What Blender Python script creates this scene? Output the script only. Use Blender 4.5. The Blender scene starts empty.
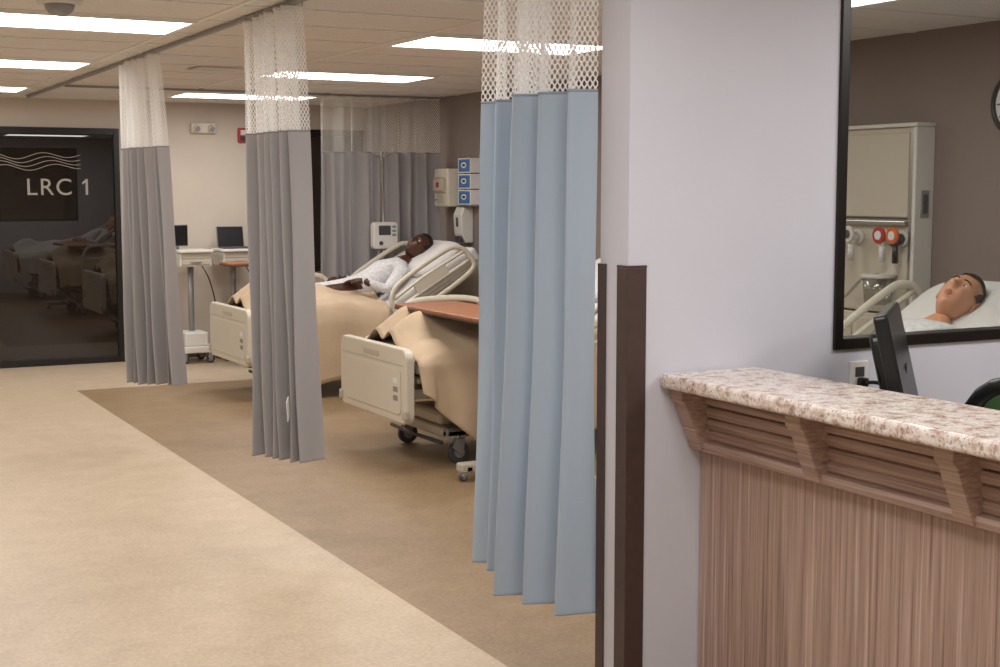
import bpy,bmesh,math,random
from mathutils import Vector,Matrix,Euler
R=random.Random(7)
scene=bpy.context.scene
COL=scene.collection
try:
    scene.view_settings.view_transform='Standard'
except Exception: pass

# ------------------------------------------------------------ materials
def lin(c):
    o=[]
    for v in c:
        v/=255.0
        o.append(v/12.92 if v<=.04045 else ((v+.055)/1.055)**2.4)
    return (*o,1)
def base(name):
    m=bpy.data.materials.new(name); m.use_nodes=True
    nt=m.node_tree; b=nt.nodes['Principled BSDF']
    return m,nt,b
def mat(name,rgb,rough=.5,metal=0,spec=.5,var=None,bump=None,coord='Object'):
    m,nt,b=base(name)
    b.inputs['Base Color'].default_value=lin(rgb)
    b.inputs['Roughness'].default_value=rough
    b.inputs['Metallic'].default_value=metal
    b.inputs['Specular IOR Level'].default_value=spec
    tc=nt.nodes.new('ShaderNodeTexCoord')
    if var:
        sc,amt=var
        n=nt.nodes.new('ShaderNodeTexNoise'); n.inputs['Scale'].default_value=sc; n.inputs['Detail'].default_value=5
        nt.links.new(tc.outputs[coord],n.inputs['Vector'])
        r=nt.nodes.new('ShaderNodeValToRGB')
        r.color_ramp.elements[0].position=.3; r.color_ramp.elements[1].position=.7
        r.color_ramp.elements[0].color=lin([max(0,v*(1-amt)) for v in rgb])
        r.color_ramp.elements[1].color=lin([min(255,v*(1+amt)) for v in rgb])
        nt.links.new(n.outputs['Fac'],r.inputs['Fac']); nt.links.new(r.outputs['Color'],b.inputs['Base Color'])
    if bump:
        sc,st=bump
        n=nt.nodes.new('ShaderNodeTexNoise'); n.inputs['Scale'].default_value=sc; n.inputs['Detail'].default_value=4
        nt.links.new(tc.outputs[coord],n.inputs['Vector'])
        bp=nt.nodes.new('ShaderNodeBump'); bp.inputs['Strength'].default_value=st; bp.inputs['Distance'].default_value=.01
        nt.links.new(n.outputs['Fac'],bp.inputs['Height']); nt.links.new(bp.outputs['Normal'],b.inputs['Normal'])
    return m
def wood(name,scale,cols,rough=.45,dist=0.0):
    m,nt,b=base(name)
    tc=nt.nodes.new('ShaderNodeTexCoord'); mp=nt.nodes.new('ShaderNodeMapping'); mp.inputs['Scale'].default_value=scale
    n=nt.nodes.new('ShaderNodeTexNoise'); n.inputs['Scale'].default_value=1; n.inputs['Detail'].default_value=6; n.inputs['Roughness'].default_value=.65
    n.inputs['Distortion'].default_value=dist
    r=nt.nodes.new('ShaderNodeValToRGB')
    el=r.color_ramp.elements; el[0].position=.3; el[1].position=.72
    el[0].color=lin(cols[0]); el[1].color=lin(cols[-1])
    k=len(cols)
    for i in range(1,k-1):
        e=el.new(.3+.42*i/(k-1)); e.color=lin(cols[i])
    nt.links.new(tc.outputs['Object'],mp.inputs['Vector']); nt.links.new(mp.outputs['Vector'],n.inputs['Vector'])
    nt.links.new(n.outputs['Fac'],r.inputs['Fac']); nt.links.new(r.outputs['Color'],b.inputs['Base Color'])
    b.inputs['Roughness'].default_value=rough
    return m
def granite(name):
    m,nt,b=base(name)
    tc=nt.nodes.new('ShaderNodeTexCoord')
    n=nt.nodes.new('ShaderNodeTexNoise'); n.inputs['Scale'].default_value=26; n.inputs['Detail'].default_value=8; n.inputs['Roughness'].default_value=.7
    n2=nt.nodes.new('ShaderNodeTexNoise'); n2.inputs['Scale'].default_value=130; n2.inputs['Detail'].default_value=3
    nt.links.new(tc.outputs['Object'],n.inputs['Vector']); nt.links.new(tc.outputs['Object'],n2.inputs['Vector'])
    r=nt.nodes.new('ShaderNodeValToRGB'); el=r.color_ramp.elements
    el[0].position=.32; el[0].color=lin((140,116,108)); el[1].position=.66; el[1].color=lin((240,236,234))
    e=el.new(.42); e.color=lin((198,176,166)); e=el.new(.5); e.color=lin((224,213,207))
    r2=nt.nodes.new('ShaderNodeValToRGB'); r2.color_ramp.elements[0].position=.33; r2.color_ramp.elements[0].color=lin((170,150,140)); r2.color_ramp.elements[1].position=.46; r2.color_ramp.elements[1].color=(1,1,1,1)
    mx=nt.nodes.new('ShaderNodeMixRGB'); mx.blend_type='MULTIPLY'; mx.inputs['Fac'].default_value=.8
    nt.links.new(n.outputs['Fac'],r.inputs['Fac']); nt.links.new(n2.outputs['Fac'],r2.inputs['Fac'])
    nt.links.new(r.outputs['Color'],mx.inputs['Color1']); nt.links.new(r2.outputs['Color'],mx.inputs['Color2'])
    nt.links.new(mx.outputs['Color'],b.inputs['Base Color']); b.inputs['Roughness'].default_value=.25
    return m
def floor_mat(name,a,bcol,rough=.42):
    m,nt,b=base(name)
    tc=nt.nodes.new('ShaderNodeTexCoord')
    n=nt.nodes.new('ShaderNodeTexNoise'); n.inputs['Scale'].default_value=5.5; n.inputs['Detail'].default_value=10; n.inputs['Roughness'].default_value=.78; n.inputs['Distortion'].default_value=.3
    n2=nt.nodes.new('ShaderNodeTexNoise'); n2.inputs['Scale'].default_value=60; n2.inputs['Detail'].default_value=5
    mm=nt.nodes.new('ShaderNodeMath'); mm.operation='MULTIPLY_ADD'; mm.inputs[1].default_value=.5
    nt.links.new(tc.outputs['Object'],n.inputs['Vector']); nt.links.new(tc.outputs['Object'],n2.inputs['Vector'])
    sc=nt.nodes.new('ShaderNodeMath'); sc.operation='MULTIPLY'; sc.inputs[1].default_value=.5
    nt.links.new(n.outputs['Fac'],sc.inputs[0]); nt.links.new(n2.outputs['Fac'],mm.inputs[0]); nt.links.new(sc.outputs[0],mm.inputs[2])
    r=nt.nodes.new('ShaderNodeValToRGB'); r.color_ramp.elements[0].position=.38; r.color_ramp.elements[1].position=.62
    r.color_ramp.elements[0].color=lin(a); r.color_ramp.elements[1].color=lin(bcol)
    nt.links.new(mm.outputs[0],r.inputs['Fac']); nt.links.new(r.outputs['Color'],b.inputs['Base Color'])
    b.inputs['Roughness'].default_value=rough
    return m
def fabric(name,rgb,sc=160):
    m,nt,b=base(name)
    tc=nt.nodes.new('ShaderNodeTexCoord')
    ck=nt.nodes.new('ShaderNodeTexWave'); ck.wave_type='BANDS'; ck.bands_direction='DIAGONAL'; ck.inputs['Scale'].default_value=sc; ck.inputs['Distortion'].default_value=1.5; ck.inputs['Detail'].default_value=2
    nt.links.new(tc.outputs['UV'],ck.inputs['Vector'])
    r=nt.nodes.new('ShaderNodeValToRGB'); r.color_ramp.elements[0].color=lin([v*.93 for v in rgb]); r.color_ramp.elements[1].color=lin([min(255,v*1.05) for v in rgb])
    nt.links.new(ck.outputs['Fac'],r.inputs['Fac']); nt.links.new(r.outputs['Color'],b.inputs['Base Color'])
    b.inputs['Roughness'].default_value=.9; b.inputs['Specular IOR Level'].default_value=.15
    tr=nt.nodes.new('ShaderNodeBsdfTranslucent'); tr.inputs['Color'].default_value=lin(rgb)
    mx=nt.nodes.new('ShaderNodeMixShader'); mx.inputs[0].default_value=.2
    out=nt.nodes['Material Output']
    nt.links.new(b.outputs[0],mx.inputs[1]); nt.links.new(tr.outputs[0],mx.inputs[2]); nt.links.new(mx.outputs[0],out.inputs['Surface'])
    return m
def netmat(name,rgb,p=.016,th=.30):
    m,nt,b=base(name)
    b.inputs['Base Color'].default_value=lin(rgb); b.inputs['Roughness'].default_value=.8
    tc=nt.nodes.new('ShaderNodeTexCoord'); sp=nt.nodes.new('ShaderNodeSeparateXYZ'); nt.links.new(tc.outputs['UV'],sp.inputs[0])
    def M(op,a,bv=None):
        n=nt.nodes.new('ShaderNodeMath'); n.operation=op
        for i,v in enumerate((a,bv)):
            if v is None: continue
            if isinstance(v,(int,float)): n.inputs[i].default_value=v
            else: nt.links.new(v,n.inputs[i])
        return n.outputs[0]
    k=math.pi/p
    vv=M('MULTIPLY',sp.outputs['Y'],.75)
    s1=M('ABSOLUTE',M('SINE',M('MULTIPLY',M('ADD',sp.outputs['X'],vv),k)))
    s2=M('ABSOLUTE',M('SINE',M('MULTIPLY',M('SUBTRACT',sp.outputs['X'],vv),k)))
    f=M('GREATER_THAN',M('MULTIPLY',s1,s2),th)
    tl=nt.nodes.new('ShaderNodeBsdfTranslucent'); tl.inputs['Color'].default_value=lin(rgb)
    m0=nt.nodes.new('ShaderNodeMixShader'); m0.inputs[0].default_value=.45
    nt.links.new(b.outputs[0],m0.inputs[1]); nt.links.new(tl.outputs[0],m0.inputs[2])
    tr=nt.nodes.new('ShaderNodeBsdfTransparent'); mx=nt.nodes.new('ShaderNodeMixShader')
    nt.links.new(f,mx.inputs[0]); nt.links.new(m0.outputs[0],mx.inputs[1]); nt.links.new(tr.outputs[0],mx.inputs[2])
    nt.links.new(mx.outputs[0],nt.nodes['Material Output'].inputs['Surface'])
    return m
def glassmix(name,bcol,fac,transparent,rough=0.0):
    m=bpy.data.materials.new(name); m.use_nodes=True; nt=m.node_tree; nt.nodes.clear()
    out=nt.nodes.new('ShaderNodeOutputMaterial'); g=nt.nodes.new('ShaderNodeBsdfGlossy'); g.inputs['Roughness'].default_value=rough
    a=nt.nodes.new('ShaderNodeBsdfTransparent' if transparent else 'ShaderNodeBsdfDiffuse'); a.inputs['Color'].default_value=lin(bcol)
    mx=nt.nodes.new('ShaderNodeMixShader'); mx.inputs[0].default_value=fac
    nt.links.new(a.outputs[0],mx.inputs[1]); nt.links.new(g.outputs[0],mx.inputs[2]); nt.links.new(mx.outputs[0],out.inputs['Surface'])
    return m
def emis(name,rgb,st):
    m=bpy.data.materials.new(name); m.use_nodes=True; nt=m.node_tree; nt.nodes.clear()
    out=nt.nodes.new('ShaderNodeOutputMaterial'); e=nt.nodes.new('ShaderNodeEmission'); e.inputs[0].default_value=(*rgb,1); e.inputs[1].default_value=st
    nt.links.new(e.outputs[0],out.inputs['Surface']); return m

M_wallL=mat('paint_lavender',(204,205,217),.7,var=(3,.008),bump=(300,.05))
M_wallB=mat('paint_beige',(204,193,181),.7,var=(3,.01),bump=(300,.05))
M_wallT=mat('paint_taupe',(134,121,116),.7,var=(3,.015),bump=(300,.05))
M_ceil=mat('ceiling_tile',(226,222,218),.9,var=(90,.04),bump=(200,.2))
M_grid=mat('ceiling_tbar',(236,232,228),.5)
M_floorA=floor_mat('vinyl_light',(180,160,136),(204,185,161))
M_floorB=floor_mat('vinyl_tan',(132,108,80),(158,133,102))
M_light=emis('troffer_diffuser',(1,.965,.92),13.2)
M_white=mat('white_plastic',(222,219,213),.4)
M_cream=mat('cream_plastic',(214,206,190),.38)
M_creamd=mat('dark_cream_plastic',(190,181,166),.45)  # darker cream, own colour of trim, deck and hinge parts
M_grey=mat('grey_metal',(150,150,152),.4,.3)
M_steel=mat('brushed_steel',(190,188,184),.3,.9)
M_dgrey=mat('dark_grey_plastic',(70,70,74),.5)
M_black=mat('black_plastic',(20,20,22),.35)
M_frame=mat('black_frame',(22,18,17),.35)
M_brown=mat('bronze_guard',(70,53,50),.5,var=(40,.05))
M_base=mat('rubber_base',(88,74,66),.6)
M_red=mat('red_plastic',(180,40,35),.4)
M_orange=mat('orange_plastic',(215,100,40),.4)
M_blue=mat('blue_cardboard',(60,110,170),.5)
M_green=mat('green_fabric',(52,84,48),.8)
M_sheet=mat('white_sheet',(216,213,211),.85,bump=(14,.5))
M_blanket=mat('peach_blanket',(200,177,150),.92,var=(6,.03),bump=(40,.25))
M_gown=mat('hospital_gown',(212,211,213),.9,var=(45,.08))
M_wood=wood('cherry_laminate',(3,40,40),[(136,84,54),(160,102,68),(176,118,82)],.4)
M_cw=wood('striated_laminate_vertical',(80,80,1.2),[(104,82,75),(158,132,121),(182,156,145),(212,194,185)],.55)
M_ch=wood('striated_laminate_horizontal',(30,2.2,120),[(124,100,90),(160,134,122),(178,152,140),(198,178,166)],.55)
M_granite=granite('granite_laminate')
M_curG=fabric('grey_curtain_fabric',(174,171,173))
M_curB=fabric('blue_curtain_fabric',(180,196,214))
M_net=netmat('curtain_net',(248,247,246),.021,.42)
M_netB=netmat('curtain_net_fine',(240,236,228),.02,.24)
M_dglass=glassmix('dark_glass',(34,28,24),.075,False,.01)
M_glass=glassmix('clear_glass',(238,240,238),.085,True)
M_skinD=mat('dark_skin',(76,46,34),.4)
M_skinT=mat('tan_skin',(206,148,114),.45)
M_lipD=mat('dark_lip',(88,46,42),.4)
M_lipT=mat('pink_lip',(172,94,80),.4)
M_hair=mat('black_hair',(26,20,18),.7,bump=(200,.6))
M_eye=mat('eye_white',(225,220,212),.2)
M_panel=mat('headwall_panel',(200,191,176),.5)
M_clear=glassmix('clear_plastic',(225,228,228),.12,True,.05)
M_paper=mat('paper_label',(228,228,228),.6)
M_vinyl=mat('frosted_vinyl',(160,152,142),.7)

# ------------------------------------------------------------ mesh helpers
def empty(name,loc=(0,0,0),rz=0):
    e=bpy.data.objects.new(name,None); e.location=loc; e.rotation_euler=(0,0,rz); e.empty_display_size=.1; COL.objects.link(e); return e
def mesh(name,verts,faces,m,parent=None,smooth=False,loc=None,uvs=None):
    me=bpy.data.meshes.new(name); me.from_pydata([tuple(v) for v in verts],[],faces); me.update()
    if isinstance(m,(list,tuple)):
        for q in m: me.materials.append(q)
    else: me.materials.append(m)
    if smooth:
        for p in me.polygons: p.use_smooth=True
    if uvs:
        ul=me.uv_layers.new(name='UVMap')
        for l in me.loops: ul.data[l.index].uv=uvs[l.vertex_index]
    o=bpy.data.objects.new(name,me); COL.objects.link(o)
    if parent: o.parent=parent
    if loc: o.location=loc
    return o
def bm_obj(name,bm,m,parent,smooth=False):
    me=bpy.data.meshes.new(name); bm.normal_update(); bm.to_mesh(me); bm.free(); me.materials.append(m)
    if smooth:
        for p in me.polygons: p.use_smooth=True
    o=bpy.data.objects.new(name,me); COL.objects.link(o)
    if parent: o.parent=parent
    return o
def box(name,lo,hi,m,parent=None,bev=.004,seg=2,rot=None,piv=None):
    bm=bmesh.new(); bmesh.ops.create_cube(bm,size=1)
    c=[(a+b)/2 for a,b in zip(lo,hi)]; s=[abs(b-a) for a,b in zip(lo,hi)]
    for v in bm.verts: v.co=Vector((v.co.x*s[0],v.co.y*s[1],v.co.z*s[2]))
    bev=min(bev,min(s)*.45)
    if bev>0: bmesh.ops.bevel(bm,geom=bm.edges[:],offset=bev,segments=seg,profile=.5,affect='EDGES')
    T=Matrix.Translation(c)
    if rot:
        p=Vector(piv if piv else c)
        T=Matrix.Translation(p)@Euler(rot).to_matrix().to_4x4()@Matrix.Translation(Vector(c)-p)
    bm.transform(T)
    return bm_obj(name,bm,m,parent)
def boxes(name,lst,m,parent=None):
    V=[];F=[]
    for lo,hi in lst:
        n=len(V)
        V+=[(x,y,z) for z in (lo[2],hi[2]) for y in (lo[1],hi[1]) for x in (lo[0],hi[0])]
        F+=[[n+i for i in f] for f in ((0,2,3,1),(4,5,7,6),(0,1,5,4),(2,6,7,3),(0,4,6,2),(1,3,7,5))]
    return mesh(name,V,F,m,parent)
def cyl(name,p0,p1,r,m,parent=None,r2=None,seg=24,bev=0):
    p0=Vector(p0);p1=Vector(p1);d=p1-p0
    bm=bmesh.new(); bmesh.ops.create_cone(bm,cap_ends=True,segments=seg,radius1=r,radius2=r if r2 is None else r2,depth=d.length)
    if bev>0:
        es=[e for e in bm.edges if abs(e.verts[0].co.z-e.verts[1].co.z)<1e-6]
        bmesh.ops.bevel(bm,geom=es,offset=bev,segments=2,profile=.5,affect='EDGES')
    q=Vector((0,0,1)).rotation_difference(d.normalized()).to_matrix().to_4x4()
    bm.transform(Matrix.Translation((p0+p1)/2)@q)
    o=bm_obj(name,bm,m,parent)
    for p in o.data.polygons: p.use_smooth=len(p.vertices)==4
    return o
def crom(pts,n,closed=False):
    P=[Vector(p) for p in pts]; out=[]; N=len(P)
    rng=N if closed else N-1
    for i in range(rng):
        if closed: a,b,c,d=P[(i-1)%N],P[i],P[(i+1)%N],P[(i+2)%N]
        else: a,b,c,d=P[max(i-1,0)],P[i],P[i+1],P[min(i+2,N-1)]
        for k in range(n):
            t=k/n
            out.append(.5*((2*b)+(-a+c)*t+(2*a-5*b+4*c-d)*t*t+(-a+3*b-3*c+d)*t**3))
    if not closed: out.append(P[-1])
    return out
def tube(name,pts,r,m,parent=None,closed=False,seg=10,smooth=0,flat=1.0):
    P=crom(pts,smooth,closed) if smooth else [Vector(p) for p in pts]
    N=len(P); V=[];F=[]
    def tan(i):
        if closed: return (P[(i+1)%N]-P[(i-1)%N]).normalized()
        return (P[min(i+1,N-1)]-P[max(i-1,0)]).normalized()
    t=tan(0); nrm=t.orthogonal().normalized()
    if abs(t.dot(Vector((0,1,0))))<.9: nrm=(Vector((0,1,0))-t*t.dot(Vector((0,1,0)))).normalized()
    for i in range(N):
        t=tan(i); nrm=(nrm-t*nrm.dot(t)).normalized(); b=t.cross(nrm)
        for k in range(seg):
            a=2*math.pi*k/seg; V.append(P[i]+nrm*math.cos(a)*r*flat+b*math.sin(a)*r)
    for i in range(N if closed else N-1):
        for k in range(seg):
            a=i*seg+k;b=i*seg+(k+1)%seg;j=(i+1)%N
            F.append((a,b,j*seg+(k+1)%seg,j*seg+k))
    if not closed:
        F.append(tuple(reversed(range(seg)))); F.append(tuple((N-1)*seg+k for k in range(seg)))
    return mesh(name,V,F,m,parent,True)
def prism(name,pts,axis,a,b,m,parent=None,bev=.004,seg=2):
    """polygon pts (2d) extruded along axis from a to b. axis x: pts=(y,z); y: (x,z); z:(x,y)"""
    bm=bmesh.new()
    def P(p,c):
        return {'x':(c,p[0],p[1]),'y':(p[0],c,p[1]),'z':(p[0],p[1],c)}[axis]
    v0=[bm.verts.new(P(p,a)) for p in pts]; v1=[bm.verts.new(P(p,b)) for p in pts]
    bm.faces.new(v0); bm.faces.new(list(reversed(v1))); n=len(pts)
    for i in range(n): bm.faces.new((v0[i],v1[i],v1[(i+1)%n],v0[(i+1)%n]))
    bmesh.ops.recalc_face_normals(bm,faces=bm.faces)
    if bev>0:
        es=[e for e in bm.edges if len(e.link_faces)==2 and e.calc_face_angle(0)>.6]
        bmesh.ops.bevel(bm,geom=es,offset=bev,segments=seg,profile=.5,affect='EDGES')
    return bm_obj(name,bm,m,parent)
def rrect(x0,z0,x1,z1,r,n=5):
    out=[]
    for cx,cz,a0 in ((x1-r,z1-r,0),(x0+r,z1-r,90),(x0+r,z0+r,180),(x1-r,z0+r,270)):
        for k in range(n+1):
            a=math.radians(a0+90*k/n); out.append((cx+r*math.cos(a),cz+r*math.sin(a)))
    return out
def ellip(name,c,axes,m,parent,seg=24,pw=1.0):
    """superellipsoid; axes = three Vectors"""
    V=[];F=[];rings=seg//2
    sp=lambda v:(abs(v)**pw)*(1 if v>=0 else -1)
    c=Vector(c)
    for i in range(rings+1):
        th=math.pi*i/rings-math.pi/2
        for k in range(seg):
            ph=2*math.pi*k/seg
            x=sp(math.cos(th))*sp(math.cos(ph)); y=sp(math.cos(th))*sp(math.sin(ph)); z=math.sin(th)
            V.append(c+axes[0]*x+axes[1]*y+axes[2]*z)
    for i in range(rings):
        for k in range(seg):
            F.append((i*seg+k,i*seg+(k+1)%seg,(i+1)*seg+(k+1)%seg,(i+1)*seg+k))
    return mesh(name,V,F,m,parent,True)
def caster(parent,x,y,r=.06,m=None,hub=None,base=0,top=.16,nm='caster'):
    m=m or M_dgrey
    cyl(nm+'_wheel',(x,y-.016,base+r),(x,y+.016,base+r),r,m,parent,seg=28,bev=.006)
    cyl(nm+'_hub',(x,y-.02,base+r),(x,y+.02,base+r),r*.5,hub or M_grey,parent,seg=20)
    prism(nm+'_fork',[(x-r*.7,base+r*1.5),(x-r*.3,base+r*2.3),(x+r*.5,base+r*2.3),(x+r*.35,base+r*.9),(x-r*.2,base+r*.9)],'y',y-.03,y+.03,hub or M_grey,parent,.004)
    cyl(nm+'_stem',(x,y,base+r*2.1),(x,y,top),.014,M_steel,parent)
def skin(name,V,E,rad,mats,parent,sub=2,root=0,yscale=1.0,matfn=None,yc=0):
    me=bpy.data.meshes.new(name+'_sk'); me.from_pydata([tuple(v) for v in V],E,[]); me.update()
    o=bpy.data.objects.new(name,me); COL.objects.link(o)
    md=o.modifiers.new('Skin','SKIN'); md.use_smooth_shade=True
    sv=me.skin_vertices[0].data
    for i,r in enumerate(rad):
        sv[i].radius=(r,r) if not isinstance(r,tuple) else r
        sv[i].use_root=(i==root)
    s=o.modifiers.new('Sub','SUBSURF'); s.levels=sub; s.render_levels=sub
    dg=bpy.context.evaluated_depsgraph_get(); dg.update()
    nm=bpy.data.meshes.new_from_object(o.evaluated_get(dg))
    bpy.data.objects.remove(o)
    nm.materials.clear()
    for q in mats: nm.materials.append(q)
    for v in nm.vertices: v.co.y=yc+(v.co.y-yc)*yscale
    for p in nm.polygons:
        p.use_smooth=True
        p.material_index=matfn(p.center) if matfn else 0
    o2=bpy.data.objects.new(name,nm); COL.objects.link(o2); o2.parent=parent
    return o2

# ------------------------------------------------------------ room shell
CH=2.43; XR=5.40; YB=13.26; XL=-2.6; YF=-3.0; YP=3.285; PT=.147; XP=2.12
fl=boxes('floor',[((XL,YF,-.06),(2.15,YB,0)),((2.15,11.46,-.06),(XR,YB,0)),((2.15,YF,-.06),(XR,11.46,0))],[M_floorA,M_floorB])
for i,p in enumerate(fl.data.polygons): p.material_index=1 if i>=12 else 0
boxes('ceiling',[((XL,YF,CH),(XR,YB,CH+.06))],M_ceil)
boxes('wall_back',[((XL,YB,0),(XR+.1,YB+.12,CH))],M_wallB)
boxes('wall_right',[((XR,YF,0),(XR+.12,YB,CH))],M_wallT)
boxes('wall_left',[((XL-.12,YF,0),(XL,YB,CH))],M_wallB)  # unseen; added to close the room for bounced light
boxes('wall_front',[((XL,YF-.12,0),(XR,YF,CH))],M_wallB)  # unseen, behind the camera; added so light bounces back
WX0,WX1,WZ0,WZ1=2.86,4.45,1.117,2.27
boxes('wall_partition',[((XP,YP,0),(WX0,YP+PT,CH)),((WX0,YP,0),(WX1,YP+PT,WZ0)),((WX0,YP,WZ1),(WX1,YP+PT,CH)),((WX1,YP,0),(XR,YP+PT,CH))],M_wallL)
# interior window
w=empty('window_1',((WX0+WX1)/2,YP,(WZ0+WZ1)/2))
def wl(lo,hi): 
    o=w.location
    return [a-b for a,b in zip(lo,o)],[a-b for a,b in zip(hi,o)]
f=.034
for nm,lo,hi in (('frame_left',(WX0,YP-.01,WZ0),(WX0+f,YP+.06,WZ1)),('frame_right',(WX1-f,YP-.01,WZ0),(WX1,YP+.06,WZ1)),
                 ('frame_sill',(WX0+f,YP-.01,WZ0),(WX1-f,YP+.06,WZ0+f)),('frame_head',(WX0+f,YP-.01,WZ1-f),(WX1-f,YP+.06,WZ1))):
    a,b=wl(lo,hi); box(nm,a,b,M_frame,w,.003)
a,b=wl((WX0+f,YP+.03,WZ0+f),(WX1-f,YP+.036,WZ1-f)); box('glass_pane',a,b,M_glass,w,0)
# baseboards
boxes('baseboard_back',[((2.97,YB-.012,0),(XR,YB,.1))],M_base)
boxes('baseboard_right',[((XR-.012,YP+PT,0),(XR,YB-.012,.1))],M_base)
boxes('baseboard_partition',[((XP-.012,YP-.012,0),(2.36,YP,.1)),((XP-.012,YP,0),(XP,YP+PT+.012,.1))],M_base)
# corner guards
def guard(name,x,y,sx,sy,legx,legy):
    g=empty(name,(x,y,0))
    t=.006
    pts=[(-sx*t,-sy*t),(sx*legx,-sy*t),(sx*legx,0),(0,0),(0,sy*legy),(-sx*t,sy*legy)]
    prism('guard_angle',pts,'z',.1,1.385,M_brown,g,.0015)
    prism('guard_cap',[(p[0]*1.02,p[1]*1.02) for p in pts],'z',1.385,1.392,M_brown,g,.001)
guard('corner_guard',XP,YP,1,1,.058,.05)
guard('corner_guard',XP,YP+PT,1,-1,.03,.035)
# storefront glass door
def storefront(name,x0,x1,z0,z1,mull,text=False):
    g=empty(name,((x0+x1)/2,YB,0)); ox=(x0+x1)/2
    box('frame_left',(x0-ox,-.05,z0),(x0-ox+.05,0,z1),M_frame,g,.003)
    box('frame_right',(x1-ox-.05,-.05,z0),(x1-ox,0,z1),M_frame,g,.003)
    box('frame_head',(x0-ox+.05,-.05,z1-.06),(x1-ox-.05,0,z1),M_frame,g,.003)
    box('frame_sill',(x0-ox+.05,-.05,z0),(x1-ox-.05,0,z0+.06),M_frame,g,.003)
    for mx in mull: box('mullion',(mx-ox-.025,-.05,z0+.06),(mx-ox+.025,0,z1-.06),M_frame,g,.003)
    box('glass_pane',(x0-ox+.05,-.02,z0+.06),(x1-ox-.05,-.012,z1-.06),M_dglass,g,0)
    return g,ox
g,ox=storefront('door_1',-1.6,2.93,0,2.17,[-.1,1.0])
# lettering: LRC from font, numeral 1 as a polygon with flag
cu=bpy.data.curves.new('t','FONT'); cu.body='LRC'; cu.size=.215; cu.extrude=.001; cu.space_character=1.12
to=bpy.data.objects.new('t',cu); COL.objects.link(to)
dg=bpy.context.evaluated_depsgraph_get(); dg.update()
tm=bpy.data.meshes.new_from_object(to.evaluated_get(dg)); bpy.data.objects.remove(to)
tm.materials.clear(); tm.materials.append(M_vinyl)
t=bpy.data.objects.new('lettering',tm); COL.objects.link(t); t.parent=g; t.rotation_euler=(math.pi/2,0,0); t.location=(2.09-ox,-.0225,1.56)
x1=2.62-ox
prism('lettering_numeral',[(x1,1.56),(x1+.022,1.56),(x1+.022,1.705),(x1+.004,1.705),(x1-.03,1.675),(x1-.03,1.655),(x1,1.672)],'y',-.0235,-.0215,M_vinyl,g,0)
for k in range(4):
    P=[]
    for i in range(30):
        q=i/29; P.append((1.80+.78*q-ox,-.0225,1.80+.035*k+.03*math.sin(q*11+k*.5)*(1-.3*q)+.02*q))
    tube('wave_logo',P,.0035,M_vinyl,g,seg=6,flat=.3)
storefront('window_2',4.66,5.36,.8,2.2,[])

# ceiling grid + troffers
gl=[]
x=.71-1.22*3
while x<XR:
    if x>XL: gl.append(((x-.012,YF,CH-.006),(x+.012,YB,CH-.0005)))
    x+=1.22
y=6.845-.61*16
while y<YB:
    if y>YF: gl.append(((XL,y-.012,CH-.005),(XR,y+.012,CH-.0005)))
    y+=.61
boxes('trim_ceiling_grid',gl,M_grid)
def troffer(x0,yc):
    g=empty('ceiling_light_panel',(x0+.61,yc,CH))
    for nm,lo,hi in (('frame_a',(-.6,-.3,-.018),(.6,-.275,-.001)),('frame_b',(-.6,.275,-.018),(.6,.3,-.001)),('frame_c',(-.6,-.275,-.018),(-.575,.275,-.001)),('frame_d',(.575,-.275,-.018),(.6,.275,-.001))):
        box(nm,lo,hi,M_grid,g,.002)
    mesh('diffuser',[(-.575,-.275,-.012),(.575,-.275,-.012),(.575,.275,-.012),(-.575,.275,-.012)],[(0,3,2,1)],M_light,g)
for yy in (-.17,2.27,4.71,7.15,9.59,12.03):
    troffer(.71,yy)
for yy in (-.17,7.15,12.03): troffer(.71-2.44,yy)  # unseen row added for reflections, gapped to keep left-facing walls darker
for yy in (-.17,2.27,4.71,7.15,9.59,12.03): troffer(3.15,yy)  # nearest panels are unseen, put over the staff side to light the partition

# curtain track
def track(name,p0,p1):
    g=empty(name,p0); d=Vector(p1)-Vector(p0)
    n=Vector((-d.y,d.x,0)).normalized()*.011
    V=[];
    for q in (Vector((0,0,0)),d):
        for s,z in ((-1,0),(1,0),(1,-.018),(-1,-.018)): V.append(q+n*s+Vector((0,0,z-.006)))
    mesh('rail',V,[(0,1,2,3),(7,6,5,4),(0,4,5,1),(1,5,6,2),(2,6,7,3),(3,7,4,0)],M_grey,g)
    k=max(2,int(d.length/1.0))
    for i in range(k+1):
        q=d*(i/k); cyl('hanger',q+Vector((0,0,-.006)),q,.02,M_steel,g)
track('curtain_track',(2.08,3.44,CH),(2.08,12.9,CH))
track('curtain_track',(2.12,11.40,CH),(5.38,11.40,CH))

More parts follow.
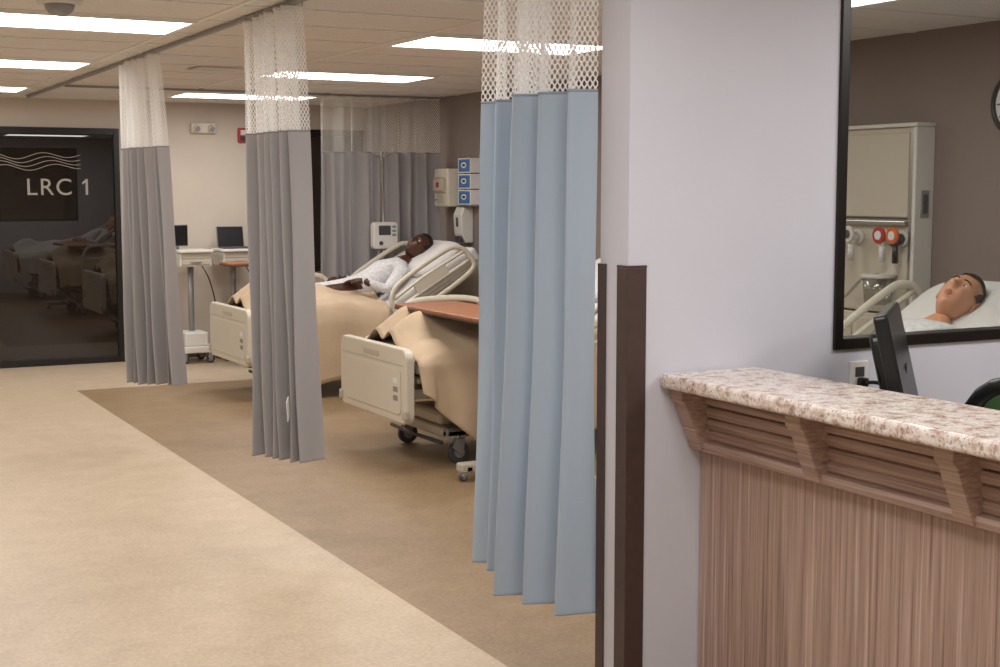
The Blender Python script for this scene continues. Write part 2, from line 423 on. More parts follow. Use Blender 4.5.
# ------------------------------------------------------------ curtains
def foldline(p0,p1,n,amp,rnd):
    """zig-zag pleats about the line p0->p1"""
    p0=Vector((*p0,0)); p1=Vector((*p1,0)); d=p1-p0; nrm=Vector((-d.y,d.x,0)).normalized(); K=[]
    for i in range(2*n+1):
        t=i/(2*n); a=amp*(.4+.9*rnd.random())*(1 if i%2 else -1)
        jit=(rnd.random()-.5)*.8/(2*n) if 0<i<2*n else 0
        K.append(p0+d*(t+jit)+nrm*a)
    return K
def curtain(name,top,bot,zt,zm,zb,fab,net,tag=None):
    top=[Vector(p) for p in top]
    c=sum(top,Vector())/len(top)
    g=empty(name,(c.x,c.y,0)); o=Vector((c.x,c.y,0))
    n=9
    A=crom(top,n); B=crom(bot,n); N=len(A)
    L=[0]
    for i in range(1,N): L.append(L[-1]+max((B[i]-B[i-1]).length,(A[i]-A[i-1]).length))
    S=lambda z:((zt-z)/(zt-zb))**.75
    def part(pn,za,zb_,rows,m):
        V=[];F=[];U=[]
        for r in range(rows+1):
            z=za+(zb_-za)*r/rows; s=S(z)
            for i in range(N):
                p=A[i].lerp(B[i],s)
                wob=.010*math.sin(4*z+i*.17)*s
                V.append((p.x-o.x+wob,p.y-o.y+wob*.5,z)); U.append((L[i],z))
        for r in range(rows):
            for i in range(N-1):
                a=r*N+i; F.append((a,a+1,a+N+1,a+N))
        return mesh(pn,V,F,m,g,True,uvs=U)
    part('net_header',zt,zm,12,net)
    part('fabric_panel',zm,zb,36,fab)
    tube('seam',[A[i].lerp(B[i],S(zm))-o+Vector((.010*math.sin(4*zm+i*.17)*S(zm),.005*math.sin(4*zm+i*.17)*S(zm),zm)) for i in range(N)],.004,fab,g,seg=6)
    tube('hem',[B[i]-o+Vector((.010*math.sin(4*zb+i*.17),.005*math.sin(4*zb+i*.17),zb)) for i in range(N)],.004,fab,g,seg=6)
    tube('top_tape',[A[i]-o+Vector((0,0,zt)) for i in range(N)],.006,M_white,g,seg=6)
    for i in range(0,N,n):
        cyl('hook',A[i]-o+Vector((0,0,zt)),A[i]-o+Vector((0,0,zt+.018)),.003,M_steel,g,seg=8)
    if tag is not None:
        i,z=tag; p=A[i].lerp(B[i],S(z))-o
        box('care_tag',(p.x-.05,p.y-.03,z),(p.x-.046,p.y+.03,z+.10),M_paper,g,.001,rot=(.35,0,-.5))
    return g
curtain('privacy_curtain',foldline((2.08,8.36),(2.08,9.30),7,.035,random.Random(3)),foldline((2.275,8.68),(2.0,8.98),7,.08,random.Random(3)),2.40,1.865,.385,M_curG,M_net)
curtain('privacy_curtain',foldline((2.08,5.90),(2.08,6.62),6,.035,random.Random(5)),foldline((2.195,6.04),(2.0,6.34),6,.065,random.Random(5)),2.40,1.865,.36,M_curG,M_net,tag=(10,.56))
bot=[(2.12,3.455),(2.075,3.475),(2.02,3.50),(2.075,3.545),(2.11,3.575),(2.04,3.61),(1.99,3.645),(2.05,3.675),(2.08,3.70),(2.01,3.73),(1.955,3.765),(2.0,3.80),(2.12,3.83),(2.19,3.85),(2.15,3.885),(2.09,3.915),(2.14,3.94),(2.185,3.97),(2.11,4.005),(2.065,4.035),(2.12,4.06),(2.15,4.085),(2.10,4.12),(2.07,4.15)]
top=[(2.105+(x-2.09)*.5,3.455+(y-3.455)*.93) for x,y in bot]
curtain('privacy_curtain',[(x,y,0) for x,y in top],[(x,y,0) for x,y in bot],2.40,1.885,.355,M_curB,M_net)
curtain('privacy_curtain',foldline((4.22,11.40),(5.34,11.40),8,.045,random.Random(9)),foldline((4.2,11.40),(5.34,11.40),8,.07,random.Random(9)),2.40,1.93,.36,M_curG,M_netB)

# ------------------------------------------------------------ beds
TH=math.radians(31)
DV=Vector((math.cos(TH),0,math.sin(TH))); NV=Vector((-math.sin(TH),0,math.cos(TH))); YV=Vector((0,1,0))
H0=Vector((1.12,0,.67))
def bk(u,v,y=0): return H0+DV*u+NV*v+YV*y
def strip(name,prof,th,hw,m,parent,bev=.02):
    P=[Vector((a,0,b)) for a,b in prof]; low=[]
    for i,p in enumerate(P):
        d=(P[min(i+1,len(P)-1)]-P[max(i-1,0)]).normalized(); n=Vector((d.z,0,-d.x)); low.append(p+n*th)
    pts=[(p.x,p.z) for p in P]+[(p.x,p.z) for p in reversed(low)]
    return prism(name,pts,'y',-hw,hw,m,parent,bev,3)
def bp_(u): p=bk(u,0); return (p.x,p.z)
PROF=[(.07,.66),(.40,.70),(.70,.735),(.92,.70),(1.12,.67),bp_(.17),bp_(.56),bp_(.93)]
def bed(yc,blk_near=.17,person=None,blanket_end=1.15,foot_rail=True,bmat=None):
    g=empty('hospital_bed',(3.19,yc,0))
    o=rrect(-.51,.27,.51,.70,.06,6)
    o=[(y,z+ (.018*math.cos(y*3.0) if z>.6 else 0)) for y,z in o]
    prism('footboard',o,'x',-.025,.03,M_cream,g,.012,3)
    prism('footboard_inset',rrect(-.44,.32,.44,.585,.04,6),'x',-.031,-.022,M_cream,g,.003)
    box('footboard_groove',(-.028,-.47,.605),(-.024,.47,.612),M_creamd,g,.001)
    box('footboard_bumper',(-.04,-.515,.30),(.0,-.47,.36),M_creamd,g,.012)
    box('footboard_bumper',(-.04,.47,.30),(.0,.515,.36),M_creamd,g,.012)
    for k in range(3): box('control_label',(-.0335,-.40+.0*k,.50-.05*k),(-.0305,-.34,.53-.05*k),M_grey if k else M_paper,g,.0005)
    prism('footboard_grip',rrect(-.12,.628,.12,.66,.014,4),'x',-.029,-.0245,M_creamd,g,.001)
    prism('headboard',rrect(-.48,.45,.48,1.05,.08,6),'x',2.10,2.14,M_cream,g,.01,3)
    box('headboard_post',(2.0,-.3,.3),(2.11,-.24,.7),M_grey,g); box('headboard_post',(2.0,.24,.3),(2.11,.3,.7),M_grey,g)
    for s in (-1,1):
        box('base_rail',(.3,s*.33-.03,.15),(1.95,s*.33+.03,.21),M_grey,g,.01)
        box('upper_rail',(.02,s*.38-.025,.40),(2.05,s*.38+.025,.46),M_creamd,g,.01)
        tube('lift_arm',[(.45,s*.27,.2),(.62,s*.27,.32),(.95,s*.27,.43)],.022,M_grey,g,smooth=4)
        tube('lift_arm',[(1.85,s*.27,.2),(1.65,s*.27,.32),(1.35,s*.27,.43)],.022,M_grey,g,smooth=4)
        for xx in (.37,1.82): caster(g,xx,s*.37,.065,M_dgrey,M_grey,0,.17)
    box('base_cross',(.3,-.36,.14),(.44,.36,.2),M_cream,g,.015); box('base_cross',(1.75,-.36,.14),(1.89,.36,.2),M_cream,g,.015)
    box('base_cover',(.32,-.22,.2),(.95,.22,.29),M_cream,g,.03,3)
    box('motor_housing',(.5,-.14,.28),(1.0,.14,.41),M_grey,g,.02)
    tube('brake_bar',[(.26,-.37,.13),(.24,0,.13),(.26,.37,.13)],.012,M_dgrey,g)
    for s in (-1,1): box('foot_extension',(.02,s*.2-.02,.40),(.1,s*.2+.02,.5),M_grey,g)
    strip('deck',[(x+.0,z-.135) for x,z in PROF],.03,.45,M_creamd,g,.006)
    box('deck_support',(.1,-.36,.44),(1.2,.36,.50),M_grey,g,.01)
    tube('back_support',[(1.3,-.25,.45),(1.62,-.25,.76)],.02,M_grey,g); tube('back_support',[(1.3,.25,.45),(1.62,.25,.76)],.02,M_grey,g)
    strip('mattress',PROF,.125,.44,M_sheet,g,.03)
    for s in (-1,1):
        y=s*.495
        P=[bk(.12,-.14,y),bk(.05,-.02,y),bk(.10,.08,y),bk(.24,.125,y),bk(.62,.13,y),bk(.76,.10,y),bk(.82,.0,y),bk(.76,-.14,y)]
        tube('head_rail_loop',P,.021,M_cream,g,closed=True,smooth=6,flat=.7)
        tube('head_rail_bar',[bk(.09,.035,y),bk(.40,.05,y),bk(.80,.035,y)],.014,M_cream,g,smooth=5)
        tube('head_rail_bar',[bk(.07,-.05,y),bk(.40,-.045,y),bk(.80,-.05,y)],.014,M_cream,g,smooth=5)
        pl=[bk(.28,-.05),bk(.28,.05),bk(.60,.05),bk(.60,-.05)]
        prism('head_rail_control',[(p.x,p.z) for p in pl],'y',y-.012,y+.012,M_cream,g,.008)
        box('rail_hinge',(1.34,s*.44-.02,.55),(1.44,s*.49+.01,.72),M_creamd,g,.01)
    if foot_rail:
        y=.50
        P=[(.42,y,.50),(.36,y,.70),(.42,y,.86),(.55,y,.90),(.85,y,.90),(.98,y,.85),(1.02,y,.70),(.98,y,.50)]
        tube('foot_rail_loop',P,.02,M_cream,g,closed=True,smooth=6,flat=.7)
        tube('foot_rail_bar',[(.38,y,.74),(1.01,y,.74)],.012,M_cream,g)
    P=[(.42,-.47,.30),(.40,-.47,.42),(.55,-.47,.47),(.85,-.47,.47),(1.0,-.47,.42),(.98,-.47,.30)]
    tube('foot_rail_lowered',P,.018,M_creamd,g,closed=True,smooth=5,flat=.7)
    ellip('pillow',bk(.66,.03),[DV*.24,YV*.40,NV*.07],M_sheet,g,48,.5)
    nx,nc=44,72; V=[];F=[]
    def mt(x):
        for (a,b),(c,d) in zip(PROF,PROF[1:]):
            if a<=x<=c: return b+(d-b)*(x-a)/(c-a)
        return PROF[0][1]
    x0,x1=.045,blanket_end
    W=.47
    for i in range(nx+1):
        t=i/nx; x=x0+(x1-x0)*t
        foot=math.exp(-((x-.24)/.11)**2)
        for k in range(nc+1):
            c=-1+2*k/nc
            if abs(c)<=.5:
                y=c/.5*W; e=abs(y)/W
                leg=(math.exp(-((y-.11)/.085)**2)+math.exp(-((y+.11)/.085)**2))
                z=mt(x)+.018+.035*(1-e**4)+leg*(.075+.085*foot)*(1-.25*t)+.006*math.sin(23*x+9*y)+.004*math.sin(41*y-13*x)
                if x<.12: z-= (.12-x)*.4
                z-=.03*e**6
            else:
                h=(abs(c)-.5)/.5; s=1 if c>0 else -1
                zt_=mt(x)-.01
                if s<0:
                    hem=blk_near+(max(0,.42-x)/.38)*.26+.025*math.sin(9*x+1)
                else: hem=.36+.03*math.sin(7*x)
                z=zt_+(hem-zt_)*h
                amp=.004+.028*h
                y=s*(W+.035*math.sin(min(1,h*4)*math.pi/2)+amp*math.sin(17*x+3*math.sin(5*x)+s)*1.0+.01*h)
            xx=x
            if abs(c)>.5 and x<.15: xx=x+.03*((abs(c)-.5)/.5)
            V.append((xx,y,z))
    for i in range(nx):
        for k in range(nc):
            a=i*(nc+1)+k; F.append((a,a+1,a+nc+2,a+nc+1))
    b=mesh('blanket',V,F,bmat or M_blanket,g,True)
    s=b.modifiers.new('th','SOLIDIFY'); s.thickness=.008
    return g

def head(parent,c,up,face,skinm,lipm,hairm,sc=1.0):
    c=Vector(c); up=up.normalized(); face=(face-up*face.dot(up)).normalized(); rt=face.cross(up).normalized()
    def T(x,y,z): return c+(rt*x-face*y+up*z)*sc
    def shape(x,y,z):
        px,py,pz=.074*x,.095*y,.116*z
        if z<0:
            k=1-.30*(-z)**1.4; px*=k
            if y>0: py*=1-.38*(-z)
        if y<0: py*=.95-.04*z
        if y<0:
            G=lambda cx,cz,sx,sz: math.exp(-((x-cx)/sx)**2-((z-cz)/sz)**2)
            D=0
            D+=.022*G(0,-.20,.13,.11)+.015*G(0,-.06,.10,.2)+.004*G(.12,-.24,.07,.06)+.004*G(-.12,-.24,.07,.06)
            for s in (-1,1):
                D+=.006*G(s*.3,.20,.25,.07)-.011*G(s*.33,.05,.17,.11)+.007*G(s*.33,.04,.12,.06)+.005*G(s*.5,-.22,.2,.2)
            D+=.009*G(0,-.46,.22,.05)+.009*G(0,-.58,.18,.05)-.006*G(0,-.52,.26,.018)-.003*G(0,-.68,.2,.05)+.013*G(0,-.84,.28,.13)
            py-=D*min(1,-y*2.2)
        return px,py,pz
    V=[];F=[];MI=[];seg,rings=96,72
    U=[]
    for i in range(rings+1):
        th=math.pi*i/rings-math.pi/2
        for k in range(seg):
            ph=2*math.pi*k/seg; U.append((math.cos(th)*math.cos(ph),math.cos(th)*math.sin(ph),math.sin(th)))
    V=[T(*shape(*u)) for u in U]
    for i in range(rings):
        for k in range(seg):
            F.append((i*seg+k,i*seg+(k+1)%seg,(i+1)*seg+(k+1)%seg,(i+1)*seg+k))
            x,y,z=U[i*seg+k]
            MI.append(1 if (y<0 and abs(x)<.24 and -.63<z<-.42 and abs(z+.52)<.11*(1-(abs(x)/.26)**2)) else 0)
    o=mesh('head',V,F,[skinm,lipm],parent,True)
    for p,mi in zip(o.data.polygons,MI): p.material_index=mi
    HV=[];HF=[]
    rr=random.Random(2)
    for u in U:
        x,y,z=shape(*u); k=1.055+.012*rr.random(); HV.append(T(x*k,y*k,z*k+.002))
    def hk(u):
        x,y,z=u
        if y<0: return z>.56-.06*math.cos(x*6) or (abs(x)>.86 and z>.02)
        return z>.05-.6*min(1,y*1.6)
    for fi,f in enumerate(F):
        if all(hk(U[v]) for v in f): HF.append(f)
    mesh('hair',HV,HF,hairm,parent,True)
    for s in (-1,1):
        ex,ey,ez=shape(s*.33,-math.sqrt(1-.33**2-.04**2),.04)
        ellip('eye',T(ex,ey+.004,ez),[rt*.0125*sc,face*.007*sc,up*.0055*sc],M_eye,parent,16)
        ellip('iris',T(ex,ey-.0005,ez),[rt*.0045*sc,face*.0035*sc,up*.0045*sc],M_black,parent,12)
        bp=[]
        for q in (.14,.28,.44,.54):
            z=.19+.04*math.sin((q-.14)/.4*math.pi); a=shape(s*q,-math.sqrt(max(0,1-q*q-z*z)),z); bp.append(T(a[0],a[1]-.001,a[2]))
        tube('eyebrow',bp,.0028*sc,hairm,parent,smooth=4,seg=8)
        ring=[]
        for q in range(10):
            a=2*math.pi*q/10; ring.append(T(s*.0765,.004+.015*math.cos(a)*(1 if math.sin(a)>0 else .7),-.004+.029*math.sin(a)))
        tube('ear_rim',ring,.0045*sc,skinm,parent,closed=True,smooth=3,seg=8)
        ellip('ear',T(s*.074,.005,-.006),[rt*.005*sc,face*.014*sc,up*.026*sc],skinm,parent,16)

def hand(parent,wr,dirv,side,nrm,skinm):
    """wr wrist, dirv toward fingers, side toward thumb, nrm back of hand"""
    P=[];E=[];Rr=[]
    def add(p,r,pr=None):
        P.append(wr+dirv*p[0]+side*p[1]+nrm*p[2]); Rr.append(r)
        if pr is not None: E.append((pr,len(P)-1))
        return len(P)-1
    w0=add((0,0,0),.024); c=add((.045,0,0),.026,w0)
    for sy,ln in ((.032,.068),(.011,.078),(-.011,.072),(-.031,.056)):
        k=add((.085,sy,.0),.0115,c)
        a=add((.085+ln*.45,sy*1.1,-.004),.009,k); b=add((.085+ln*.78,sy*1.12,-.016),.008,a); add((.085+ln,sy*1.12,-.03),.007,b)
    t=add((.03,.032,-.006),.013,w0); t2=add((.062,.052,-.012),.0105,t); add((.092,.058,-.02),.009,t2)
    skin('hand',P,E,Rr,[skinm],parent,2,0)

def patient(yc,skinm,lipm,turn,hs=1.1,hu=.66,hv=.145):
    g=empty('patient_mannequin',(3.19,yc,0))
    ys=1.2
    V=[Vector((1.02,0,.795)),bk(.06,.125),bk(.25,.13),bk(.36,.12),bk(hu-.19,.11),bk(hu-.10,.11)]
    E=[(0,1),(1,2),(2,3),(3,4),(4,5)]; Rd=[.12,.118,.122,.092,.056,.05]
    for s in (-1,1):
        b=len(V)
        V+=[bk(.365,.105,s*.155),bk(.14,.075,s*.245)]; Rd+=[.064,.048]; E+=[(3,b),(b,b+1)]
        V.append(Vector((1.02,s*.20,.885))); Rd.append(.030); E.append((b+1,b+2))
        b=len(V)
        V+=[Vector((.9,s*.085,.80)),Vector((.56,s*.09,.79)),Vector((.26,s*.09,.745)),Vector((.22,s*.09,.83))]
        Rd+=[.075,.052,.036,.03]; E+=[(0,b),(b,b+1),(b+1,b+2),(b+2,b+3)]
    def mf(c):
        rel=c-H0; u=rel.dot(DV)
        if u>hu-.2 and abs(c.y)<.085: return 1
        if abs(c.y)>.13 and c.x<1.055 and c.z>.80: return 1
        return 0
    skin('body',V,E,Rd,[M_gown,skinm],g,2,0,ys,mf)
    for s in (-1,1):
        wr=Vector((1.02,s*.24,.885)); d=Vector((-.78,-s*.55,.0)).normalized()
        n=Vector((0.05,0,1)).normalized(); sd=n.cross(d).normalized()
        if sd.x>0: sd=-sd
        hand(g,wr,d,sd,n,skinm)
    face=NV*math.cos(turn)-YV*math.sin(turn)
    head(g,bk(hu,hv),DV,face,skinm,lipm,M_hair,hs)
    return g
bed(10.65,.12); patient(10.65,M_skinD,M_lipD,math.radians(32),1.12,.66,.145)
bed(7.71,.17,blanket_end=1.3)
bed(4.64,.3,bmat=M_sheet,foot_rail=False); patient(4.64,M_skinT,M_lipT,math.radians(24),1.18,.62,.14)

# over-bed tables
def overbed(loc,lx,ly,h,alongy=True,base_y=None):
    g=empty('overbed_table',(loc[0],loc[1],0))
    prism('table_top',rrect(-lx/2,-ly/2,lx/2,ly/2,.05,5),'z',h-.022,h,M_wood,g,.006,2)
    prism('table_edge',rrect(-lx/2-.004,-ly/2-.004,lx/2+.004,ly/2+.004,.054,5),'z',h-.03,h-.02,M_brown,g,.002)
    if alongy:
        e=-ly/2+.08
        box('support_arm',(-.05,e,h-.06),(.05,.15,h-.03),M_grey,g)
        box('column',(-.035,e-.02,.1),(.035,e+.04,h-.03),M_steel,g,.006)
        box('base_beam',(-.33,e-.03,.05),(.33,e+.05,.10),M_creamd,g,.01)
        for s in (-1,1): 
            box('base_leg',(s*.28-.025,e-.03,.05),(s*.28+.025,e+.03,.09),M_creamd,g,.01)
            caster(g,s*.31,e+.0,.022,M_dgrey,M_grey,0,.06)
    else:
        e=lx/2-.08
        box('support_arm',(-.15,-.05,h-.06),(e,.05,h-.03),M_grey,g)
        box('column',(e-.04,-.035,.1),(e+.02,.035,h-.03),M_steel,g,.006)
        for s in (-1,1):
            box('base_leg',(e-.6,s*.18-.025,.05),(e+.03,s*.18+.025,.09),M_creamd,g,.01)
            caster(g,e-.55,s*.18,.022,M_dgrey,M_grey,0,.06); caster(g,e,s*.18,.022,M_dgrey,M_grey,0,.06)
        box('base_beam',(e-.03,-.2,.05),(e+.03,.2,.1),M_creamd,g,.01)
overbed((3.66,7.40),.44,1.26,.90)
overbed((4.06,12.40),.8,.38,.95,False)

# workstation carts at back wall
def cart(x,y,laptop):
    g=empty('medical_cart',(x,y,0))
    prism('wheel_base',rrect(-.15,-.2,.15,.2,.05),'z',.1,.16,M_white,g,.01)
    box('battery_box',(-.11,-.15,.16),(.11,.13,.29),M_white,g,.015)
    for sx in (-1,1):
        for sy in (-1,1): caster(g,sx*.12,sy*.16,.04,M_dgrey,M_grey,0,.11)
    cyl('column',(0,.03,.28),(0,.03,.9),.028,M_grey,g)
    box('drawer_unit',(-.15,-.17,.9),(.15,.17,1.03),M_white,g,.012)
    box('drawer_front',(-.135,-.178,.92),(.135,-.17,.965),M_creamd,g,.003); box('drawer_front',(-.135,-.178,.975),(.135,-.17,1.02),M_creamd,g,.003)
    box('handle',(-.05,-.19,.94),(.05,-.178,.947),M_grey,g,.002)
    prism('work_surface',rrect(-.17,-.2,.17,.19,.03),'z',1.03,1.055,M_white,g,.006)
    if laptop:
        box('laptop_base',(-.12,-.13,1.055),(.13,.08,1.072),M_dgrey,g,.004)
        box('laptop_screen',(-.12,.085,1.07),(.13,.097,1.26),M_black,g,.004,rot=(-.2,0,0),piv=(0,.09,1.07))
        box('laptop_bezel',(-.128,.098,1.066),(.138,.104,1.268),M_grey,g,.004,rot=(-.2,0,0),piv=(0,.09,1.07))
    else:
        box('monitor_screen',(-.2,.0,1.09),(-.02,.03,1.28),M_black,g,.006,rot=(0,0,.25))
        box('monitor_bezel',(-.208,.015,1.083),(-.012,.04,1.288),M_grey,g,.008,rot=(0,0,.25))
        cyl('monitor_neck',(-.11,.05,1.05),(-.11,.04,1.15),.012,M_grey,g)
    tube('power_cord',[(.05,-.15,.92),(.10,-.22,.8),(.16,-.2,.6),(.2,-.16,.35),(.16,-.18,.2),(.13,-.12,.12)],.006,M_black,g,smooth=6,seg=8)
cart(3.50,12.92,False); cart(3.92,12.96,True)

# emergency light, fire alarm
g=empty('emergency_light',(3.73,YB,2.19))
box('housing',(-.12,-.05,-.05),(.12,0,.05),M_cream,g,.012)
for s in (-1,1):
    cyl('lamp_head',(s*.07,-.05,0),(s*.07,-.09,-.01),.033,M_white,g,bev=.004); cyl('lamp_lens',(s*.07,-.088,-.01),(s*.07,-.094,-.011),.026,M_grey,g)
g=empty('fire_alarm_strobe',(4.12,YB,2.13))
box('body',(-.05,-.04,-.07),(.05,0,.07),M_red,g,.01); box('strobe_lens',(-.03,-.055,.0),(.03,-.04,.05),M_white,g,.008)
box('horn_grille',(-.035,-.043,-.055),(.035,-.04,-.01),M_brown,g,.003)
g=empty('security_dome_camera',(1.17,6.35,CH))
cyl('ring',(0,0,-.03),(0,0,-.006),.09,M_white,g,r2=.1,bev=.004,seg=36); ellip('dome',(0,0,-.03),[Vector((.065,0,0)),Vector((0,.065,0)),Vector((0,0,.05))],M_grey,g)
g=empty('ceiling_vent',(2.76,9.45,CH))
for k in range(6): box('louver',(-.14,-.12+.045*k,-.014),(.14,-.10+.045*k,-.006),M_white,g,.002)
box('frame',(-.16,-.14,-.01),(.16,.15,-.0055),M_creamd,g,.002)
g=empty('sprinkler_head',(2.75,7.9,CH)); cyl('escutcheon',(0,0,-.012),(0,0,-.006),.035,M_white,g); cyl('body',(0,0,-.05),(0,0,-.01),.01,M_steel,g); cyl('deflector',(0,0,-.053),(0,0,-.05),.022,M_steel,g)

# wall items near far bed  (wall at XR)
g=empty('sharps_container',(XR,11.12,1.62))
box('cabinet',(-.17,-.14,-.16),(0,.14,.17),M_cream,g,.015); prism('lid_slope',[(-.17,.10),(-.20,.08),(-.20,-.02),(-.17,-.05)],'y',-.1,.1,M_creamd,g,.005)
box('window_label',(-.175,-.07,-.13),(-.169,.07,-.04),M_creamd,g,.001); box('hazard_label',(-.206,-.02,.01),(-.20,.02,.05),M_red,g,.001); cyl('lock',(-.18,.09,-.1),(-.168,.09,-.1),.012,M_steel,g)
g=empty('glove_box_holder',(XR,10.80,1.68))
for k in range(3):
    box('glove_box',(-.10,-.12,-.20+.135*k),(-.005,.12,-.075+.135*k),M_paper,g,.004)
    box('box_panel',(-.103,-.11,-.19+.135*k),(-.099,.10,-.085+.135*k),M_blue,g,.001)
    prism('opening',[(.0+.05*math.cos(a*.628),-.135+.135*k+.025*math.sin(a*.628)) for a in range(10)],'x',-.104,-.1,M_paper,g,0)
    prism('slot',[(.0+.03*math.cos(a*.628),-.135+.135*k+.012*math.sin(a*.628)) for a in range(10)],'x',-.105,-.101,M_black,g,0)
box('bracket',(-.11,-.13,-.215),(0,.13,-.20),M_steel,g,.002); box('bracket_back',(-.006,-.13,-.21),(0,.13,.22),M_steel,g,.001)
g=empty('soap_dispenser',(XR,10.90,1.29))
prism('housing',[(0,.17),(-.09,.17),(-.12,.10),(-.11,-.06),(-.07,-.14),(0,-.14)],'y',-.08,.08,M_white,g,.012,3)
box('lever',(-.118,-.05,-.13),(-.075,.05,-.08),M_dgrey,g,.01); box('level_window',(-.124,-.015,.0),(-.112,.015,.08),M_dgrey,g,.003)
# IV pole + vitals monitor
g=empty('iv_pole',(4.74,11.25,0))
for k in range(5):
    a=2*math.pi*k/5; e=(.24*math.cos(a)*.5,.08*math.sin(a),.07); cyl('base_leg',(0,0,.09),e,.014,M_steel,g); 
    cyl('wheel',(e[0],e[1]-.01,.027),(e[0],e[1]+.01,.027),.027,M_dgrey,g); cyl('wheel_stem',(e[0],e[1],.03),(e[0],e[1],.075),.008,M_steel,g)
cyl('pole',(0,0,.08),(0,0,1.9),.013,M_steel,g)
for s in (-1,1): tube('hook',[(0,0,1.88),(s*.05,0,1.90),(s*.09,0,1.92),(s*.10,0,1.96)],.006,M_steel,g,smooth=3); tube('hook',[(0,0,1.86),(0,s*.03,1.88),(0,s*.04,1.94)],.006,M_steel,g,smooth=3)
prism('monitor_case',rrect(-.13,1.10,.10,1.33,.03),'y',-.09,-.015,M_white,g,.012)
box('monitor_screen',(-.08,-.097,1.22),(.03,-.089,1.30),M_dgrey,g,.004); 
for k in range(3): box('monitor_key',(.045,-.096,1.21+.035*k),(.08,-.089,1.23+.035*k),M_grey,g,.003)
cyl('monitor_knob',(-.06,-.10,1.15),(-.06,-.088,1.15),.017,M_dgrey,g)
box('pole_clamp',(-.03,-.02,1.18),(.03,.02,1.26),M_dgrey,g,.005)
tube('cable',[(-.05,-.06,1.1),(-.1,-.05,.98),(-.04,-.04,.9),(.03,-.03,.99),(.04,-.04,1.1)],.006,M_grey,g,smooth=5)

# headwall unit seen through the window
g=empty('medical_headwall_unit',(XR,5.90,0))
box('back_panel',(-.11,-.43,.95),(0,.43,1.93),M_panel,g,.006)
box('top_cap',(-.135,-.455,1.93),(0,.445,1.95),M_white,g,.004)
box('side_column',(-.13,-.45,.30),(0,-.425,1.93),M_white,g,.006)
box('face_stile',(-.125,-.425,.95),(-.11,-.40,1.93),M_steel,g,.004)
box('upper_door',(-.118,-.385,1.46),(-.11,.40,1.90),M_panel,g,.004)
box('upper_door_edge',(-.121,-.385,1.45),(-.11,.40,1.458),M_dgrey,g,.001)
box('shelf_rail',(-.14,-.39,1.415),(-.11,.42,1.44),M_steel,g,.004)
box('lower_cabinet',(-.11,-.43,.3),(0,.43,.94),M_cream,g,.006)
for y0 in (-.40,.02): box('cabinet_door',(-.12,y0,.33),(-.11,y0+.38,.91),M_panel,g,.004)
for y0 in (-.05,.05): cyl('door_pull',(-.135,y0,.55),(-.135,y0,.7),.006,M_steel,g)
box('switch_plate',(-.09,-.456,1.46),(-.035,-.449,1.60),M_grey,g,.002); box('switch_plate_face',(-.078,-.459,1.48),(-.047,-.455,1.58),M_dgrey,g,.001)
for i,(yy,mm) in enumerate(((-.36,M_orange),(-.26,M_red),(-.02,M_white),(.2,M_blue))):
    cyl('gas_outlet',(-.13,yy,1.35),(-.11,yy,1.35),.042,M_white,g,bev=.004); cyl('flow_meter_body',(-.19,yy,1.33),(-.13,yy,1.35),.028,M_white if i else M_black,g)
    cyl('gauge_dial',(-.20,yy,1.365),(-.185,yy,1.365),.045,mm,g,bev=.003); cyl('gauge_face',(-.203,yy,1.365),(-.199,yy,1.365),.024,M_paper if i!=2 else M_dgrey,g)
    cyl('flow_tube',(-.17,yy,1.22),(-.17,yy,1.33),.016,M_black if i==0 else M_paper,g)
cyl('suction_canister',(-.19,-.26,1.0),(-.19,-.26,1.14),.07,M_clear,g,r2=.08); cyl('canister_lid',(-.19,-.26,1.14),(-.19,-.26,1.16),.09,M_white,g,bev=.004)
box('canister_bracket',(-.16,-.30,1.10),(-.11,-.22,1.14),M_steel,g)
tube('suction_hose',[(-.19,-.26,1.16),(-.21,-.15,1.12),(-.2,.0,1.02),(-.19,.06,1.12),(-.18,.08,1.22)],.008,M_clear,g,smooth=6)
# clock
g=empty('wall_clock',(XR,4.90,2.02))
tube('rim',[(-.02,.15*math.cos(a*math.pi/16),.15*math.sin(a*math.pi/16)) for a in range(32)],.014,M_black,g,closed=True)
cyl('face',(-.02,0,0),(0,0,0),.148,M_paper,g,seg=40)
for k in range(12):
    a=k*math.pi/6; cyl('hour_mark',(-.022,.125*math.cos(a),.125*math.sin(a)),(-.022,.105*math.cos(a),.105*math.sin(a)),.003,M_black,g,seg=8)
cyl('hour_hand',(-.024,0,0),(-.024,.05,.05),.004,M_black,g,seg=8); cyl('minute_hand',(-.025,0,0),(-.025,-.03,.1),.003,M_black,g,seg=8)

# ------------------------------------------------------------ reception counter
g=empty('reception_counter',(2.36,YP,0))
YE=-2.5
prism('granite_top',[(-.135,-.002),(.21,-.002),(.21,YE),(-.135,YE)],'z',1.043,1.084,M_granite,g,.012,3)
box('front_panel',(0.012,YE,0),(.10,-.004,.855),M_cw,g,.002)
box('toe_kick',(.0,YE,0),(.012,-.004,.1),M_base,g,.002)
box('apron_board',(.0,YE,.855),(.10,-.004,1.043),M_ch,g,.002)
for z,px in ((.855,-.022),(.888,-.004),(.922,-.008),(.956,-.012),(.99,-.016),(1.018,-.034)):
    prism('apron_moulding',[(px,z+.004),(px-.004,z+.020),(px,z+.031),(.01,z+.033),(.01,z)] if z<1.01 else [(px,z),(px,1.043),(.01,1.043),(.01,z)],'y',YE,-.004,M_ch,g,.003)
yy=-.004-.03
while yy>YE+.1:
    prism('corbel',[(-.10,1.043),(-.10,1.01),(-.085,.995),(-.035,.875),(-.03,.862),(.0,.862),(.0,1.043)],'y',yy-.03,yy+.028,M_ch,g,.003)
    yy-=.51
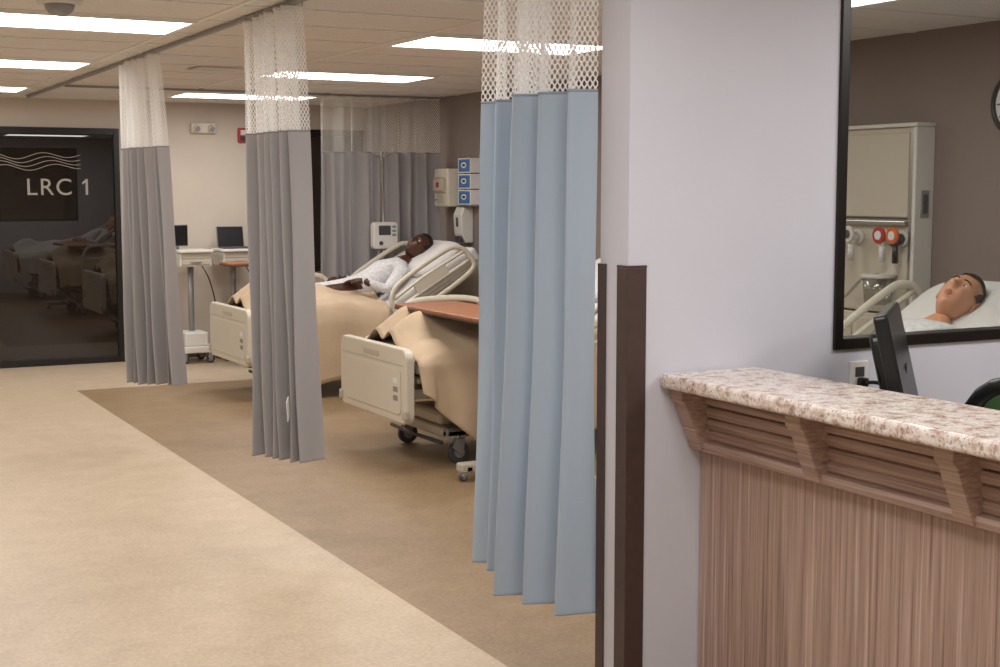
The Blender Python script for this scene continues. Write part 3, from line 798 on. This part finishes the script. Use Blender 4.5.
# staff-side desk
g=empty('staff_desk',(2.9,2.0,0))
box('desktop',(-.44,-1.6,.72),(.10,1.27,.75),M_cream,g,.005)
for yy in (-1.55,-.2,1.22): box('desk_panel',(-.42,yy-.015,0),(.06,yy+.015,.72),M_cw,g,.003)
# monitor
g=empty('computer_monitor',(2.875,2.94,.75)); g.rotation_euler=(0,0,math.radians(-47))
prism('stand_foot',rrect(-.09,-.11,.09,.11,.04),'z',0,.012,M_black,g,.004)
box('stand_neck',(-.06,-.03,.01),(-.03,.03,.36),M_black,g,.006)
prism('screen_case',rrect(-.25,.15,.25,.53,.012),'x',-.022,.014,M_black,g,.006)
prism('screen_back_bulge',rrect(-.18,.19,.18,.48,.03),'x',-.05,-.012,M_black,g,.01)
box('screen_glass',(.0135,-.24,.17),(.016,.24,.52),mat('screen_dark',(12,14,18),.35),g,.001)
for o in g.children:
    if o.name.startswith('screen'): o.rotation_euler=(0,math.radians(-13),0); o.location=(.03,0,0)
# chair
g=empty('office_chair',(2.86,2.58,0),math.radians(200))
for k in range(5):
    a=2*math.pi*k/5; e=Vector((.28*math.cos(a),.28*math.sin(a),.075)); cyl('base_leg',(0,0,.11),e,.022,M_black,g,r2=.015); cyl('castor',(e.x,e.y-.02,.03),(e.x,e.y+.02,.03),.03,M_black,g,bev=.005); cyl('castor_stem',(e.x,e.y,.04),(e.x,e.y,.08),.008,M_black,g)
cyl('gas_lift',(0,0,.1),(0,0,.45),.03,M_black,g)
ellip('seat',(0,0,.49),[Vector((.23,0,0)),Vector((0,.24,0)),Vector((0,0,.05))],M_green,g,32,.6)
ellip('backrest',(-.25,0,.82),[Vector((0,.21,0)),Vector((.03,0,.23)),Vector((.035,0,0))],M_green,g,32,.6)
tube('backrest_rim',[(-.255,.235*math.copysign(abs(math.cos(a*math.pi/12))**.6,math.cos(a*math.pi/12)),.82+.24*math.copysign(abs(math.sin(a*math.pi/12))**.6,math.sin(a*math.pi/12))) for a in range(24)],.034,M_black,g,closed=True)
tube('back_bracket',[(0,0,.45),(-.25,0,.46),(-.30,0,.7)],.02,M_black,g,smooth=5)
for s in (-1,1):
    tube('arm_post',[(-.02,s*.2,.46),(-.02,s*.27,.5),(-.03,s*.28,.64)],.018,M_black,g,smooth=5)
    ellip('arm_pad',(-.02,s*.28,.66),[Vector((.13,0,0)),Vector((0,.04,0)),Vector((0,0,.022))],M_black,g,24,.6)
# outlet
g=empty('wall_outlet',(2.965,YP,1.02))
box('plate',(-.037,-.006,-.058),(.037,0,.058),M_white,g,.003); box('socket_upper',(-.018,-.008,.01),(.018,-.006,.04),M_dgrey,g,.002); box('socket_lower',(-.018,-.008,-.04),(.018,-.006,-.01),M_cream,g,.002)
box('plug',(-.014,-.035,-.02),(.014,-.008,.008),M_black,g,.005); tube('cord',[(0,-.03,-.006),(.04,-.06,-.01),(.09,-.09,-.06),(.12,-.12,-.25)],.006,M_black,g,smooth=6)

# ------------------------------------------------------------ world & camera
wd=bpy.data.worlds.new('world'); scene.world=wd; wd.use_nodes=True
wd.node_tree.nodes['Background'].inputs[0].default_value=(.5,.5,.5,1); wd.node_tree.nodes['Background'].inputs[1].default_value=.1
cam=bpy.data.cameras.new('camera'); co=bpy.data.objects.new('camera',cam); COL.objects.link(co)
cam.sensor_width=36; cam.lens=50.4; cam.clip_end=100; cam.clip_start=.05
co.location=(0,0,1.6); co.rotation_euler=(math.radians(90-5.83),0,math.radians(-27.6))
scene.camera=co
